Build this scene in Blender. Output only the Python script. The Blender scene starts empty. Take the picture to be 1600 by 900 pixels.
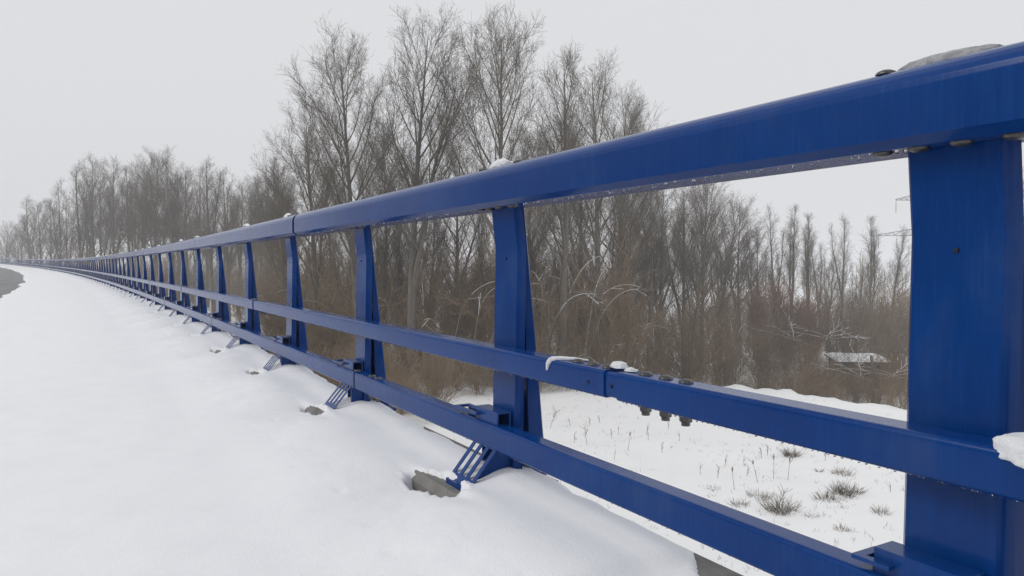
import bpy, math, random
import numpy as np
from mathutils import Vector, Matrix

scene = bpy.context.scene
C = scene.collection
rad = math.radians

# ------------------------------------------------------------------ camera
FPX = 1150.0                    # focal length in pixels of the 1600 px wide photograph
YAW = math.atan2(670.0, 1150.5) # the camera looks this far to the right of the railing's direction
PITCH = math.atan2(34.0, FPX)   # and this far down
EYE = 6.2                       # eye height above the field
cam_d = bpy.data.cameras.new('camera')
cam_d.sensor_width = 36.0
cam_d.lens = FPX / 1600.0 * 36.0
cam_d.clip_start = 0.02
cam_d.clip_end = 6000.0
cam = bpy.data.objects.new('camera', cam_d)
C.objects.link(cam)
cam.location = (0, 0, EYE)
cam.rotation_euler = (math.pi / 2 - PITCH, 0, -YAW)
scene.camera = cam

# ------------------------------------------------------------------ overcast sky
SUN_EL, SUN_AZ = rad(38), rad(-70)      # azimuth from +Y, clockwise
world = bpy.data.worlds.new('World')
scene.world = world
world.use_nodes = True
wn = world.node_tree.nodes
wl = world.node_tree.links
wn.clear()
w_out = wn.new('ShaderNodeOutputWorld')
w_bg = wn.new('ShaderNodeBackground')
w_sky = wn.new('ShaderNodeTexSky')
w_sky.sky_type = 'NISHITA'
w_sky.sun_disc = False
w_sky.sun_elevation = SUN_EL
w_sky.sun_rotation = SUN_AZ
w_sky.dust_density = 6.0
w_hsv = wn.new('ShaderNodeHueSaturation')
w_hsv.inputs['Saturation'].default_value = 0.12
w_hsv.inputs['Value'].default_value = 0.5
w_mix = wn.new('ShaderNodeMix')
w_mix.data_type = 'RGBA'
w_mix.inputs[0].default_value = 0.93                     # a closed cloud layer over the clear sky
w_mix.inputs[7].default_value = (7.85, 7.92, 8.15, 1)
wl.new(w_sky.outputs[0], w_hsv.inputs['Color'])
wl.new(w_hsv.outputs[0], w_mix.inputs[6])
wl.new(w_mix.outputs[2], w_bg.inputs[0])
w_bg.inputs[1].default_value = 0.1
wl.new(w_bg.outputs[0], w_out.inputs[0])

sun_d = bpy.data.lights.new('sun', 'SUN')
sun_d.energy = 0.95
sun_d.angle = rad(25)
sun_d.color = (1.0, 0.98, 0.95)
sun = bpy.data.objects.new('sun', sun_d)
C.objects.link(sun)
sdir = Vector((math.sin(SUN_AZ) * math.cos(SUN_EL), math.cos(SUN_AZ) * math.cos(SUN_EL), math.sin(SUN_EL)))
sun.rotation_euler = sdir.to_track_quat('Z', 'Y').to_euler()
sun.location = (0, 0, 60)

vs = scene.view_settings
vs.view_transform = 'Standard'
vs.look = 'None'
vs.exposure = 0.0
vs.gamma = 1.0
vs.use_curve_mapping = False
scene.cycles.max_bounces = 6
scene.cycles.diffuse_bounces = 3
scene.cycles.glossy_bounces = 3
scene.cycles.transmission_bounces = 4
scene.cycles.volume_bounces = 2
scene.cycles.use_denoising = True
scene.cycles.denoising_prefilter = 'NONE'
scene.cycles.denoising_input_passes = 'RGB_ALBEDO_NORMAL'
scene.cycles.use_adaptive_sampling = False
scene.cycles.caustics_reflective = False
scene.cycles.caustics_refractive = False

# ------------------------------------------------------------------ helpers
def mat(name):
    m = bpy.data.materials.new(name)
    m.use_nodes = True
    nt = m.node_tree
    return m, nt.nodes, nt.links, nt.nodes['Principled BSDF']

def noise_node(nd, ln, scale, detail=4, rough=0.6, coord='Object', mscale=(1, 1, 1)):
    tc = nd.new('ShaderNodeTexCoord')
    mp = nd.new('ShaderNodeMapping')
    mp.inputs['Scale'].default_value = mscale
    nz = nd.new('ShaderNodeTexNoise')
    nz.inputs['Scale'].default_value = scale
    nz.inputs['Detail'].default_value = detail
    nz.inputs['Roughness'].default_value = rough
    ln.new(tc.outputs[coord], mp.inputs[0])
    ln.new(mp.outputs[0], nz.inputs['Vector'])
    return nz

def ramp_node(nd, ln, src, stops):
    r = nd.new('ShaderNodeValToRGB')
    el = r.color_ramp.elements
    while len(el) < len(stops):
        el.new(0.5)
    for e, (p, c) in zip(el, stops):
        e.position = p
        e.color = (*c, 1) if len(c) == 3 else c
    ln.new(src, r.inputs[0])
    return r

def bump_node(nd, ln, src, bsdf, strength, dist, prev=None):
    b = nd.new('ShaderNodeBump')
    b.inputs['Strength'].default_value = strength
    b.inputs['Distance'].default_value = dist
    ln.new(src, b.inputs['Height'])
    if prev:
        ln.new(prev.outputs[0], b.inputs['Normal'])
    ln.new(b.outputs[0], bsdf.inputs['Normal'])
    return b

M = {}
# wet blue paint: rain streaks run down every upright face
m, nd, ln, bs = mat('blue_paint'); M['blue'] = m
n1 = noise_node(nd, ln, 1.0, 3, 0.6, 'Object', (150, 150, 7))
n2 = noise_node(nd, ln, 3.0, 5, 0.6, 'Object')
r1 = ramp_node(nd, ln, n1.outputs[0], [(0.3, (0.0005, 0.036, 0.182)), (0.55, (0.0007, 0.041, 0.205)), (0.8, (0.004, 0.053, 0.235))])
mx = nd.new('ShaderNodeMix'); mx.data_type = 'RGBA'; mx.blend_type = 'MULTIPLY'; mx.inputs[0].default_value = 1.0
r2 = ramp_node(nd, ln, n2.outputs[0], [(0.3, (0.80, 0.82, 0.85)), (0.7, (1.12, 1.1, 1.05))])
ln.new(r1.outputs[0], mx.inputs[6]); ln.new(r2.outputs[0], mx.inputs[7])
n3 = noise_node(nd, ln, 2.0, 9, 0.72, 'Object', (1.6, 1.6, 1.0))
r3 = ramp_node(nd, ln, n3.outputs[0], [(0.54, (0, 0, 0)), (0.78, (0.30, 0.30, 0.30))])
gm = nd.new('ShaderNodeMix'); gm.data_type = 'RGBA'
gm.inputs[7].default_value = (0.075, 0.105, 0.17, 1)          # dried road film on the paint
ln.new(r3.outputs[0], gm.inputs[0]); ln.new(mx.outputs[2], gm.inputs[6])
ln.new(gm.outputs[2], bs.inputs['Base Color'])
rr = ramp_node(nd, ln, n1.outputs[0], [(0.3, (0.10,) * 3), (0.75, (0.23,) * 3)])
ln.new(rr.outputs[0], bs.inputs['Roughness'])
bs.inputs['Specular IOR Level'].default_value = 0.19
nf = noise_node(nd, ln, 260.0, 2, 0.5, 'Object')
b1 = bump_node(nd, ln, n1.outputs[0], bs, 0.035, 0.002)
bump_node(nd, ln, nf.outputs[0], bs, 0.05, 0.0006, b1)

m, nd, ln, bs = mat('galvanised_steel'); M['bolt'] = m
nz = noise_node(nd, ln, 90, 4)
r = ramp_node(nd, ln, nz.outputs[0], [(0.3, (0.07, 0.067, 0.065)), (0.7, (0.17, 0.165, 0.16))])
ln.new(r.outputs[0], bs.inputs['Base Color'])
bs.inputs['Metallic'].default_value = 0.85
bs.inputs['Roughness'].default_value = 0.38

m, nd, ln, bs = mat('dark_opening'); M['dark'] = m
bs.inputs['Base Color'].default_value = (0.01, 0.011, 0.014, 1)
bs.inputs['Roughness'].default_value = 0.8

m, nd, ln, bs = mat('seal'); M['seal'] = m
bs.inputs['Base Color'].default_value = (0.012, 0.02, 0.05, 1)
bs.inputs['Roughness'].default_value = 0.6

m, nd, ln, bs = mat('water'); M['water'] = m
bs.inputs['Base Color'].default_value = (1, 1, 1, 1)
bs.inputs['Transmission Weight'].default_value = 1.0
bs.inputs['Roughness'].default_value = 0.0
bs.inputs['IOR'].default_value = 1.33

def snow_mat(name, col, s1, s2, b1s, b2s):
    m, nd, ln, bs = mat(name)
    a = noise_node(nd, ln, s1, 5, 0.6)
    r = ramp_node(nd, ln, a.outputs[0], [(0.25, tuple(x * 0.965 for x in col)), (0.75, col)])
    ln.new(r.outputs[0], bs.inputs['Base Color'])
    bs.inputs['Roughness'].default_value = 0.85
    bs.inputs['Specular IOR Level'].default_value = 0.2
    f = noise_node(nd, ln, s2, 3, 0.7)
    b = bump_node(nd, ln, a.outputs[0], bs, b1s, 0.03)
    bump_node(nd, ln, f.outputs[0], bs, b2s, 0.004, b)
    return m
M['snow'] = snow_mat('deck_snow', (0.875, 0.882, 0.90), 7.0, 130.0, 0.14, 0.5)
M['field_snow'] = snow_mat('field_snow', (0.885, 0.888, 0.888), 1.3, 20.0, 0.25, 0.5)
M['clump'] = snow_mat('snow_clump', (0.85, 0.86, 0.88), 40.0, 350.0, 0.4, 0.6)

m, nd, ln, bs = mat('melting_ice'); M['ice'] = m
nz = noise_node(nd, ln, 70, 5, 0.7)
r = ramp_node(nd, ln, nz.outputs[0], [(0.3, (0.35, 0.37, 0.39)), (0.7, (0.85, 0.86, 0.88))])
ln.new(r.outputs[0], bs.inputs['Base Color'])
bs.inputs['Roughness'].default_value = 0.3
bs.inputs['Transmission Weight'].default_value = 0.45
bs.inputs['IOR'].default_value = 1.25
bump_node(nd, ln, nz.outputs[0], bs, 0.8, 0.01)

m, nd, ln, bs = mat('concrete'); M['concrete'] = m
a = noise_node(nd, ln, 9, 8, 0.7)
r = ramp_node(nd, ln, a.outputs[0], [(0.25, (0.09, 0.086, 0.078)), (0.5, (0.175, 0.17, 0.156)), (0.8, (0.26, 0.255, 0.235))])
ln.new(r.outputs[0], bs.inputs['Base Color'])
bs.inputs['Roughness'].default_value = 0.75
bump_node(nd, ln, noise_node(nd, ln, 60, 6, 0.7).outputs[0], bs, 0.4, 0.006)

m, nd, ln, bs = mat('wet_asphalt'); M['asphalt'] = m
a = noise_node(nd, ln, 0.35, 6, 0.65, 'Object', (3.5, 0.5, 1))
r = ramp_node(nd, ln, a.outputs[0], [(0.35, (0.05, 0.05, 0.053)), (0.52, (0.09, 0.09, 0.094)), (0.68, (0.15, 0.15, 0.155)), (0.78, (0.42, 0.43, 0.45))])
ln.new(r.outputs[0], bs.inputs['Base Color'])
bs.inputs['Roughness'].default_value = 0.42
bump_node(nd, ln, noise_node(nd, ln, 90, 3, 0.7).outputs[0], bs, 0.5, 0.004)

def bark(name, c0, c1, sc=6.0):
    m, nd, ln, bs = mat(name)
    a = noise_node(nd, ln, sc, 5, 0.7, 'Object', (1, 1, 0.35))
    inf = nd.new('ShaderNodeObjectInfo')
    r = ramp_node(nd, ln, a.outputs[0], [(0.3, c0), (0.72, c1)])
    hv = nd.new('ShaderNodeHueSaturation')
    mr = nd.new('ShaderNodeMapRange')
    mr.inputs['To Min'].default_value = 0.8
    mr.inputs['To Max'].default_value = 1.2
    ln.new(inf.outputs['Random'], mr.inputs['Value'])
    ln.new(mr.outputs[0], hv.inputs['Value'])
    ln.new(r.outputs[0], hv.inputs['Color'])
    ln.new(hv.outputs[0], bs.inputs['Base Color'])
    bs.inputs['Roughness'].default_value = 0.9
    bs.inputs['Specular IOR Level'].default_value = 0.15
    return m
M['bark'] = bark('poplar_bark', (0.13, 0.115, 0.097), (0.24, 0.22, 0.19))
M['twig'] = bark('poplar_twig', (0.13, 0.113, 0.093), (0.24, 0.215, 0.18), 2.0)
M['brush'] = bark('willow_twig', (0.20, 0.145, 0.094), (0.36, 0.275, 0.185), 1.2)
M['brush_grey'] = bark('grey_twig', (0.165, 0.136, 0.105), (0.31, 0.262, 0.21), 1.2)
M['brush_red'] = bark('red_twig', (0.17, 0.105, 0.08), (0.32, 0.20, 0.155), 1.2)
M['dry'] = bark('dry_grass', (0.12, 0.10, 0.078), (0.27, 0.235, 0.185), 3.0)
M['wood'] = bark('old_planks', (0.07, 0.056, 0.045), (0.14, 0.115, 0.095), 8.0)
m, nd, ln, bs = mat('pylon_steel'); M['pylon'] = m
bs.inputs['Base Color'].default_value = (0.16, 0.165, 0.17, 1)
bs.inputs['Metallic'].default_value = 0.3
bs.inputs['Roughness'].default_value = 0.6

def mesh_np(name, V, F, material, smooth=False):
    """V (n,3), F (m,k) with k constant -> mesh datablock"""
    V = np.asarray(V, dtype=np.float32)
    F = np.asarray(F, dtype=np.int32)
    me = bpy.data.meshes.new(name)
    k = F.shape[1]
    me.vertices.add(len(V)); me.vertices.foreach_set('co', V.ravel())
    me.loops.add(F.size); me.loops.foreach_set('vertex_index', F.ravel())
    me.polygons.add(len(F))
    me.polygons.foreach_set('loop_start', np.arange(len(F), dtype=np.int32) * k)
    me.polygons.foreach_set('loop_total', np.full(len(F), k, dtype=np.int32))
    if smooth:
        me.polygons.foreach_set('use_smooth', np.ones(len(F), dtype=bool))
    me.update(calc_edges=True)
    me.validate()
    me.materials.append(material)
    return me

def mesh_py(name, V, F, material, smooth_angle=None):
    me = bpy.data.meshes.new(name)
    me.from_pydata([tuple(v) for v in V], [], F)
    me.update()
    me.materials.append(material)
    if smooth_angle is not None:
        me.polygons.foreach_set('use_smooth', [True] * len(me.polygons))
        me.set_sharp_from_angle(angle=rad(smooth_angle))
    return me

class MB:
    def __init__(s): s.v, s.f = [], []
    def add(s, V, F):
        b = len(s.v); s.v += [tuple(x) for x in V]; s.f += [tuple(i + b for i in q) for q in F]
    def box(s, x0, x1, y0, y1, z0, z1):
        s.add([(x0,y0,z0),(x1,y0,z0),(x1,y1,z0),(x0,y1,z0),(x0,y0,z1),(x1,y0,z1),(x1,y1,z1),(x0,y1,z1)],
              [(3,2,1,0),(4,5,6,7),(0,1,5,4),(1,2,6,5),(2,3,7,6),(3,0,4,7)])
    def prism_y(s, poly, y0, y1):
        """polygon in (x, z), counter-clockwise seen from -y, extruded along y"""
        n = len(poly)
        s.add([(x, y0, z) for x, z in poly] + [(x, y1, z) for x, z in poly],
              [tuple(range(n)), tuple(range(2 * n - 1, n - 1, -1))] + [(i, i + n, (i + 1) % n + n, (i + 1) % n) for i in range(n)])
    def hexa(s, a, b):
        """two quads a, b (4 points each) joined into a solid"""
        s.add(list(a) + list(b), [(3,2,1,0),(4,5,6,7),(0,1,5,4),(1,2,6,5),(2,3,7,6),(3,0,4,7)])
    def bar(s, p, q, r, k=4, r2=None):
        p, q = Vector(p), Vector(q); d = (q - p).normalized()
        a = d.cross(Vector((0, 0, 1)) if abs(d.z) < 0.9 else Vector((1, 0, 0))).normalized(); b = d.cross(a)
        r2 = r if r2 is None else r2
        V = [p + (a * math.cos(6.28319 * i / k) + b * math.sin(6.28319 * i / k)) * r for i in range(k)]
        V += [q + (a * math.cos(6.28319 * i / k) + b * math.sin(6.28319 * i / k)) * r2 for i in range(k)]
        s.add(V, [tuple(range(k)), tuple(range(2 * k - 1, k - 1, -1))] + [(i, i + k, (i + 1) % k + k, (i + 1) % k) for i in range(k)])
    def lathe(s, prof, c=(0, 0, 0), k=14):
        """profile (r, z) from bottom to top, closed at both ends"""
        n = len(prof)
        V = [(c[0] + r * math.cos(6.28319 * j / k), c[1] + r * math.sin(6.28319 * j / k), c[2] + z) for r, z in prof for j in range(k)]
        F = [(i * k + j, i * k + (j + 1) % k, (i + 1) * k + (j + 1) % k, (i + 1) * k + j) for i in range(n - 1) for j in range(k)]
        F += [tuple(range(k - 1, -1, -1)), tuple((n - 1) * k + j for j in range(k))]
        s.add(V, F)
    def mesh(s, name, material, smooth_angle=None, bevel=None):
        me = mesh_py(name, s.v, s.f, material)
        import bmesh
        bm = bmesh.new(); bm.from_mesh(me)
        bmesh.ops.recalc_face_normals(bm, faces=bm.faces)
        if bevel:
            bmesh.ops.bevel(bm, geom=[e for e in bm.edges if e.calc_face_angle(0) > 0.5], offset=bevel, segments=2, affect='EDGES', profile=0.6)
        bm.to_mesh(me); bm.free()
        if smooth_angle is not None:
            me.polygons.foreach_set('use_smooth', [True] * len(me.polygons))
            me.set_sharp_from_angle(angle=rad(smooth_angle))
        return me

def link(name, me, parent=None, loc=(0, 0, 0), rz=0.0, kind=None, label=None, cat=None, group=None):
    o = bpy.data.objects.new(name, me)
    C.objects.link(o)
    o.location = loc
    o.rotation_euler = (0, 0, rz)
    if parent: o.parent = parent
    if kind: o['kind'] = kind
    if label: o['label'] = label
    if cat: o['category'] = cat
    if group: o['group'] = group
    return o

def empty(name, loc, label, cat, group=None, rz=0.0):
    return link(name, None, None, loc, rz, None, label, cat, group)

# value noise on arrays
def _h(i, j, s):
    x = np.sin(i * 127.1 + j * 311.7 + s * 74.7) * 43758.5453
    return x - np.floor(x)
def vnoise(x, y, s=0.0):
    x = np.asarray(x, float); y = np.asarray(y, float)
    i = np.floor(x); j = np.floor(y); fx = x - i; fy = y - j
    fx = fx * fx * (3 - 2 * fx); fy = fy * fy * (3 - 2 * fy)
    a = _h(i, j, s) * (1 - fx) + _h(i + 1, j, s) * fx
    b = _h(i, j + 1, s) * (1 - fx) + _h(i + 1, j + 1, s) * fx
    return (a * (1 - fy) + b * fy) * 2 - 1
def fbm(x, y, s=0.0, o=3):
    r = 0; a = 1.0
    for k in range(o):
        r = r + a * vnoise(x * 2 ** k, y * 2 ** k, s + k * 3.1); a *= 0.5
    return r
def sstep(x, a, b):
    k = np.clip((np.asarray(x, float) - a) / (b - a), 0, 1)
    return k * k * (3 - 2 * k)

# the bridge follows a gentle left-hand curve that climbs a little
RC, RV = 960.0, 11500.0
def PX(t, u, v):
    t = np.asarray(t, float)
    ph = t / RC
    x = (RC + u) * np.cos(ph) - RC
    y = (RC + u) * np.sin(ph)
    z = EYE + v + np.where(t > 0, t * t / (2 * RV), 0)
    return x, y, z
def P(t, u, v):
    x, y, z = PX(t, u, v)
    return Vector((float(x), float(y), float(z)))

# camera ground frame: lateral (right) and depth -> world x, y
CY, SY = math.cos(YAW), math.sin(YAW)
def cam_xy(lat, dep):
    return (lat * CY + dep * SY, -lat * SY + dep * CY)
def to_cam(x, y):
    return (x * CY - y * SY, x * SY + y * CY)

def ground_h(x, y):
    x = np.asarray(x, float); y = np.asarray(y, float)
    lat, dep = to_cam(x, y)
    edge = np.interp(lat, [-40, 1.7, 5, 11.8, 16.4, 21, 60], [40, 36, 36.2, 37.3, 31.2, 27.5, 20]) + 0.5 * fbm(lat * .4, dep * 0, 4)
    side = sstep(lat, 4, 11)
    k = dep - edge
    h = 0.10 * fbm(x * .35, y * .35, 1, 3) + 0.025 * fbm(x * 1.7, y * 1.7, 2, 2)
    h = h - side * 1.9 * sstep(k, 0, 3.0) * sstep(dep, 5, 15) + 0.16 * side * np.exp(-(k / 1.2) ** 2) * (1 + .6 * fbm(x * 1.3, y * 1.3, 7, 2))
    h = h + 0.5 * sstep(dep, 60, 220) * fbm(x * .02, y * .02, 5)
    return h
def ground_pt(px, dep, dz=0.0):
    while True:                                     # keep clear of the bridge
        lat = (px - 800.0) / FPX * dep
        x, y = cam_xy(lat, dep)
        if dep < 15 or math.hypot(x + RC, y) - RC > 5.0: break
        dep *= 1.15
    return (x, y, float(ground_h(x, y)) + dz)

# ------------------------------------------------------------------ ground
NA = 260
rings = [0.0] + list(np.geomspace(2.0, 90.0, 190)) + list(np.geomspace(93, 2600, 40))
V = [(0, 0, float(ground_h(0, 0)))]
ang = np.concatenate([np.linspace(-0.35, 1.35, 200, endpoint=False), np.linspace(1.35, 2 * math.pi - 0.35, NA - 200, endpoint=False)])
Vs = [np.array([[0, 0, float(ground_h(0, 0))]])]
for r in rings[1:]:
    x = r * np.sin(ang); y = r * np.cos(ang)
    Vs.append(np.stack([x, y, ground_h(x, y)], 1))
Vg = np.concatenate(Vs)
j = np.arange(NA); jn = (j + 1) % NA
tri0 = np.stack([np.zeros(NA, int), 1 + jn, 1 + j, 1 + j], 1)
F = []
for i in range(len(rings) - 2):
    a = 1 + i * NA; b = a + NA
    F.append(np.stack([a + j, a + jn, b + jn, b + j], 1))
F = np.concatenate(F)
link('ground', mesh_np('ground', Vg, F[:, ::-1], M['field_snow'], True), kind='structure')

# ------------------------------------------------------------------ bridge deck, kerb, road
def stations(t0, t1, near, grow):
    out = [t0]
    while out[-1] < t1:
        out.append(out[-1] + max(near, grow * max(out[-1], 0)))
    out[-1] = t1
    return np.array(out)

def sweep(name, sec, ts, material, cap=True, smooth_angle=None):
    """closed section [(u, v)] carried along the bridge axis"""
    n = len(sec)
    V = []
    for t in ts:
        for u, v in sec:
            V.append(tuple(P(t, u, v)))
    F = []
    for i in range(len(ts) - 1):
        for k in range(n):
            F.append((i * n + k, i * n + (k + 1) % n, (i + 1) * n + (k + 1) % n, (i + 1) * n + k))
    if cap:
        F.append(tuple(range(n - 1, -1, -1)))
        F.append(tuple((len(ts) - 1) * n + k for k in range(n)))
    mb = MB(); mb.add(V, F)
    return mb.mesh(name, material, smooth_angle)

T_END = 345.0
ts_s = stations(-9.0, T_END, 1.0, 0.02)
link('bridge_deck', sweep('bridge_deck', [(-10.2, -1.02), (-10.2, -1.75), (1.02, -1.75), (1.02, -1.02)], ts_s, M['concrete']), kind='structure')
link('road', sweep('road', [(-9.0, -0.90), (-9.0, -1.018), (-1.0, -1.018), (-1.0, -0.90)], ts_s, M['asphalt']), kind='structure')
link('pavement', sweep('pavement', [(-0.996, -0.89), (-0.996, -1.018), (1.066, -1.018), (1.066, -0.89)], ts_s, M['concrete']), kind='structure')
link('kerb', sweep('kerb', [(1.078, -0.815), (1.07, -0.95), (1.07, -1.85), (1.455, -1.85), (1.455, -0.80), (1.443, -0.788), (1.105, -0.788)], ts_s, M['concrete']), kind='structure')

S = 1.6                                    # distance between posts
def post_t(n): return S * n - 0.87

# snow on the deck
def edge_u(t):
    n = (t + 0.87) / S
    fr = n - np.floor(n)                   # 0 at a post, going to 1 at the next one
    k = np.floor(n)
    full = 0.42 + 0.22 * (_h(k, 3, 1) - 0.5)          # bare stretch from just past a post up to here
    full = np.where(k == 2, 0.64, full); full = np.where(k == 3, 0.47, full)
    rec = sstep(fr, 0.05, 0.12) * (1 - sstep(fr, full - 0.07, full + 0.05))
    rec = np.where(k == 1, sstep(-t, -1.47, -1.40), rec)
    rec = np.where(k < 1, 1.0, rec)
    e = 1.452 - 0.022 * rec + 0.012 * vnoise(t * 9, t * 0, 3)
    e = np.where((t < 1.45), np.minimum(e, 1.31 + 0.02 * vnoise(t * 11, t * 0, 8) + 0.14 * sstep(t, 1.25, 1.5)), e)
    return e, rec
def snow_h(t, u):
    e, rec = edge_u(t)
    n = (t + 0.87) / S
    nk = np.round(n); dt = t - post_t(nk)
    fade = 1 - sstep(t, 25, 60)
    h = -0.838 + 0.010 * fbm(t * .7, u * .9, 11, 3) + 0.004 * fade * fbm(t * 6, u * 6, 12, 2)
    # trodden and dripped-on snow beside the kerb
    near = np.exp(-((u - 0.98) / 0.20) ** 2) * fade
    h = h + near * (0.014 * fbm(t * 7, u * 7, 13, 3) + 0.005 * fbm(t * 26, u * 26, 16, 2) - 0.05 * np.clip(fbm(t * 15, u * 15, 14, 2) - 0.7, 0, 1))
    top = -0.752 + 0.012 * fbm(t * 2, u * 3, 15, 2) + 0.03 * np.exp(-(dt / 0.28) ** 2) * sstep(u, 1.15, 1.3) - 0.022 * rec
    top = top - 0.03 * sstep(u, e - 0.06, e) - 0.01 * sstep(u, e - 0.14, e - 0.03)
    top = np.maximum(top, -0.7795)
    dip = np.exp(-((dt - 0.05) / 0.27) ** 2) * np.where(nk == 2, 1.0, 0.45 + 0.5 * _h(nk, 5, 4))
    rise = sstep(u + 0.04 * vnoise(t * 1.7, t * 0, 17), 0.45, 1.08)
    h = h + (top - h) * rise
    h = h - 0.042 * dip * fade * sstep(u, 0.55, 0.98) * (1 - sstep(u, 1.06, 1.13))
    # bare kerb edge in front of every foot
    amp = np.where(nk == 2, 1.0, np.where(nk < 8, 0.62 + 0.25 * (_h(nk, 7, 2) - 0.5), 0.5 + 0.5 * (_h(nk, 7, 2) - 0.4)))
    wob = 0.30 * fbm(t * 11, u * 11, 21, 3) + 0.14 * fbm(t * 45, u * 45, 22, 2)
    q = ((dt - 0.075 + (u - 1.09) * 0.8) / (0.165 * amp + 0.02)) ** 2 + ((u - 1.088) / (0.050 * amp + 0.008)) ** 2 + wob
    hole = 1 - sstep(q, 0.72, 1.15)
    h = h - hole * (h + 0.868)
    h = h + 0.014 * np.exp(-((q - 1.35) / 0.25) ** 2) * np.where(amp > .3, 1, 0) * fbm(t * 30, u * 30, 23, 2)
    h = h - (h + 0.87) * sstep(u, e - 0.014, e + 0.010)
    # ragged edge where the ploughed road begins
    re = -1.62 + 0.10 * fbm(t * .35, t * 0, 25, 3) + 0.05 * fbm(t * 2.4, u * 0, 26, 3)
    h = h - 0.16 * (1 - sstep(u, re - 0.05, re + 0.10)) - 0.02 * (1 - sstep(u, re, re + 0.5))
    return h
ts = stations(-3.0, T_END, 0.022, 0.0075)
us = np.concatenate([np.linspace(-2.25, -1.3, 26), np.linspace(-1.2, 0.7, 44), np.linspace(0.72, 1.33, 62), np.linspace(1.336, 1.47, 24)])
TT, UU = np.meshgrid(ts, us, indexing='ij')
HH = snow_h(TT, UU)
X, Y, Z = PX(TT, UU, HH)
nu = len(us)
Vv = np.stack([X, Y, Z], -1).reshape(-1, 3)
i, k = np.meshgrid(np.arange(len(ts) - 1), np.arange(nu - 1), indexing='ij')
a = (i * nu + k).ravel()
Fq = np.stack([a, a + 1, a + 1 + nu, a + nu], 1)
o = link('snow_cover', mesh_np('snow_cover', Vv, Fq, M['snow'], True), kind='structure')

# ------------------------------------------------------------------ the blue railing
U0 = 1.33
RL = P(1.0, U0, -0.788)
rail = empty('bridge_railing', RL, 'long blue painted steel bridge railing with three rails curving away over the snow', 'railing')

def supports(sec, d=0.003):
    """extra points next to the corners so that the flat faces stay flat when shaded"""
    out = []
    n = len(sec)
    for i in range(n):
        a, b = Vector(sec[i]), Vector(sec[(i + 1) % n])
        out.append(tuple(a))
        L = (b - a).length
        if L > 4 * d:
            out += [tuple(a + (b - a) * (d / L)), tuple(b + (a - b) * (d / L))]
    return out
def rbox(u0, u1, v0, v1, r=0.010, k=4):
    out = []
    for cx, cz, a0 in ((u0 + r, v1 - r, 90), (u1 - r, v1 - r, 0), (u1 - r, v0 + r, -90), (u0 + r, v0 + r, 180)):
        for q in range(k + 1):
            an = rad(a0 + 90 - 90 * q / k)
            out.append((cx + r * math.cos(an), cz + r * math.sin(an)))
    return supports(out)
TOP_SEC = []
for q in range(8):                                       # rounded shoulder on the road side
    an = rad(180 - 90 * q / 7); TOP_SEC.append((1.318 + 0.068 * math.cos(an), 0.312 + 0.048 * math.sin(an)))
for q in range(8):
    an = rad(90 - 90 * q / 7); TOP_SEC.append((1.352 + 0.068 * math.cos(an), 0.312 + 0.048 * math.sin(an)))
TOP_SEC += [(1.42, 0.227), (1.395, 0.212), (1.277, 0.212), (1.25, 0.227)]
TOP_SEC = supports(TOP_SEC, 0.002)
MID_SEC = rbox(1.245, 1.327, -0.366, -0.288)
LOW_SEC = rbox(1.245, 1.312, -0.654, -0.566)

def inset(sec, d):
    cu = sum(p[0] for p in sec) / len(sec); cv = sum(p[1] for p in sec) / len(sec)
    return [(cu + (u - cu) * (1 - d / 0.04), cv + (v - cv) * (1 - d / 0.04)) for u, v in sec]

def world_child(name, me, parent=rail, **kw):
    o = link(name, me, parent, **kw)
    o.location = Vector(o.location) - RL if parent is rail else o.location
    return o
def rail_run(name, sec, joint0, gap, period=4.8, wide=None):
    segs = []
    k0 = -2
    while True:
        ga = wide if wide and k0 == 0 else gap; gb = wide if wide and k0 == -1 else gap
        a = joint0 + k0 * period + ga / 2; b = joint0 + (k0 + 1) * period - gb / 2
        if a > T_END - 6: break
        if b > -3.5:
            n = 13 if a < 20 else 5
            segs.append((a, b, world_child(name, sweep(name, sec, np.linspace(max(a, -3.2), b, n), M['blue'], True, 40))))
            if b < 40:
                slv = sweep('joint_sleeve', inset(sec, 0.0045), np.linspace(b - 0.002, b + gb + 0.002, 2), M['blue'] if gb > 0.05 else M['seal'], True, 40)
                world_child('joint_sleeve', slv)
        k0 += 1
    return segs
top_r = rail_run('top_rail', TOP_SEC, 5.07, 0.012, wide=0.048)
mid_r = rail_run('middle_rail', MID_SEC, 1.60, 0.056)
low_r = rail_run('bottom_rail', LOW_SEC, 3.79, 0.022)

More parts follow.
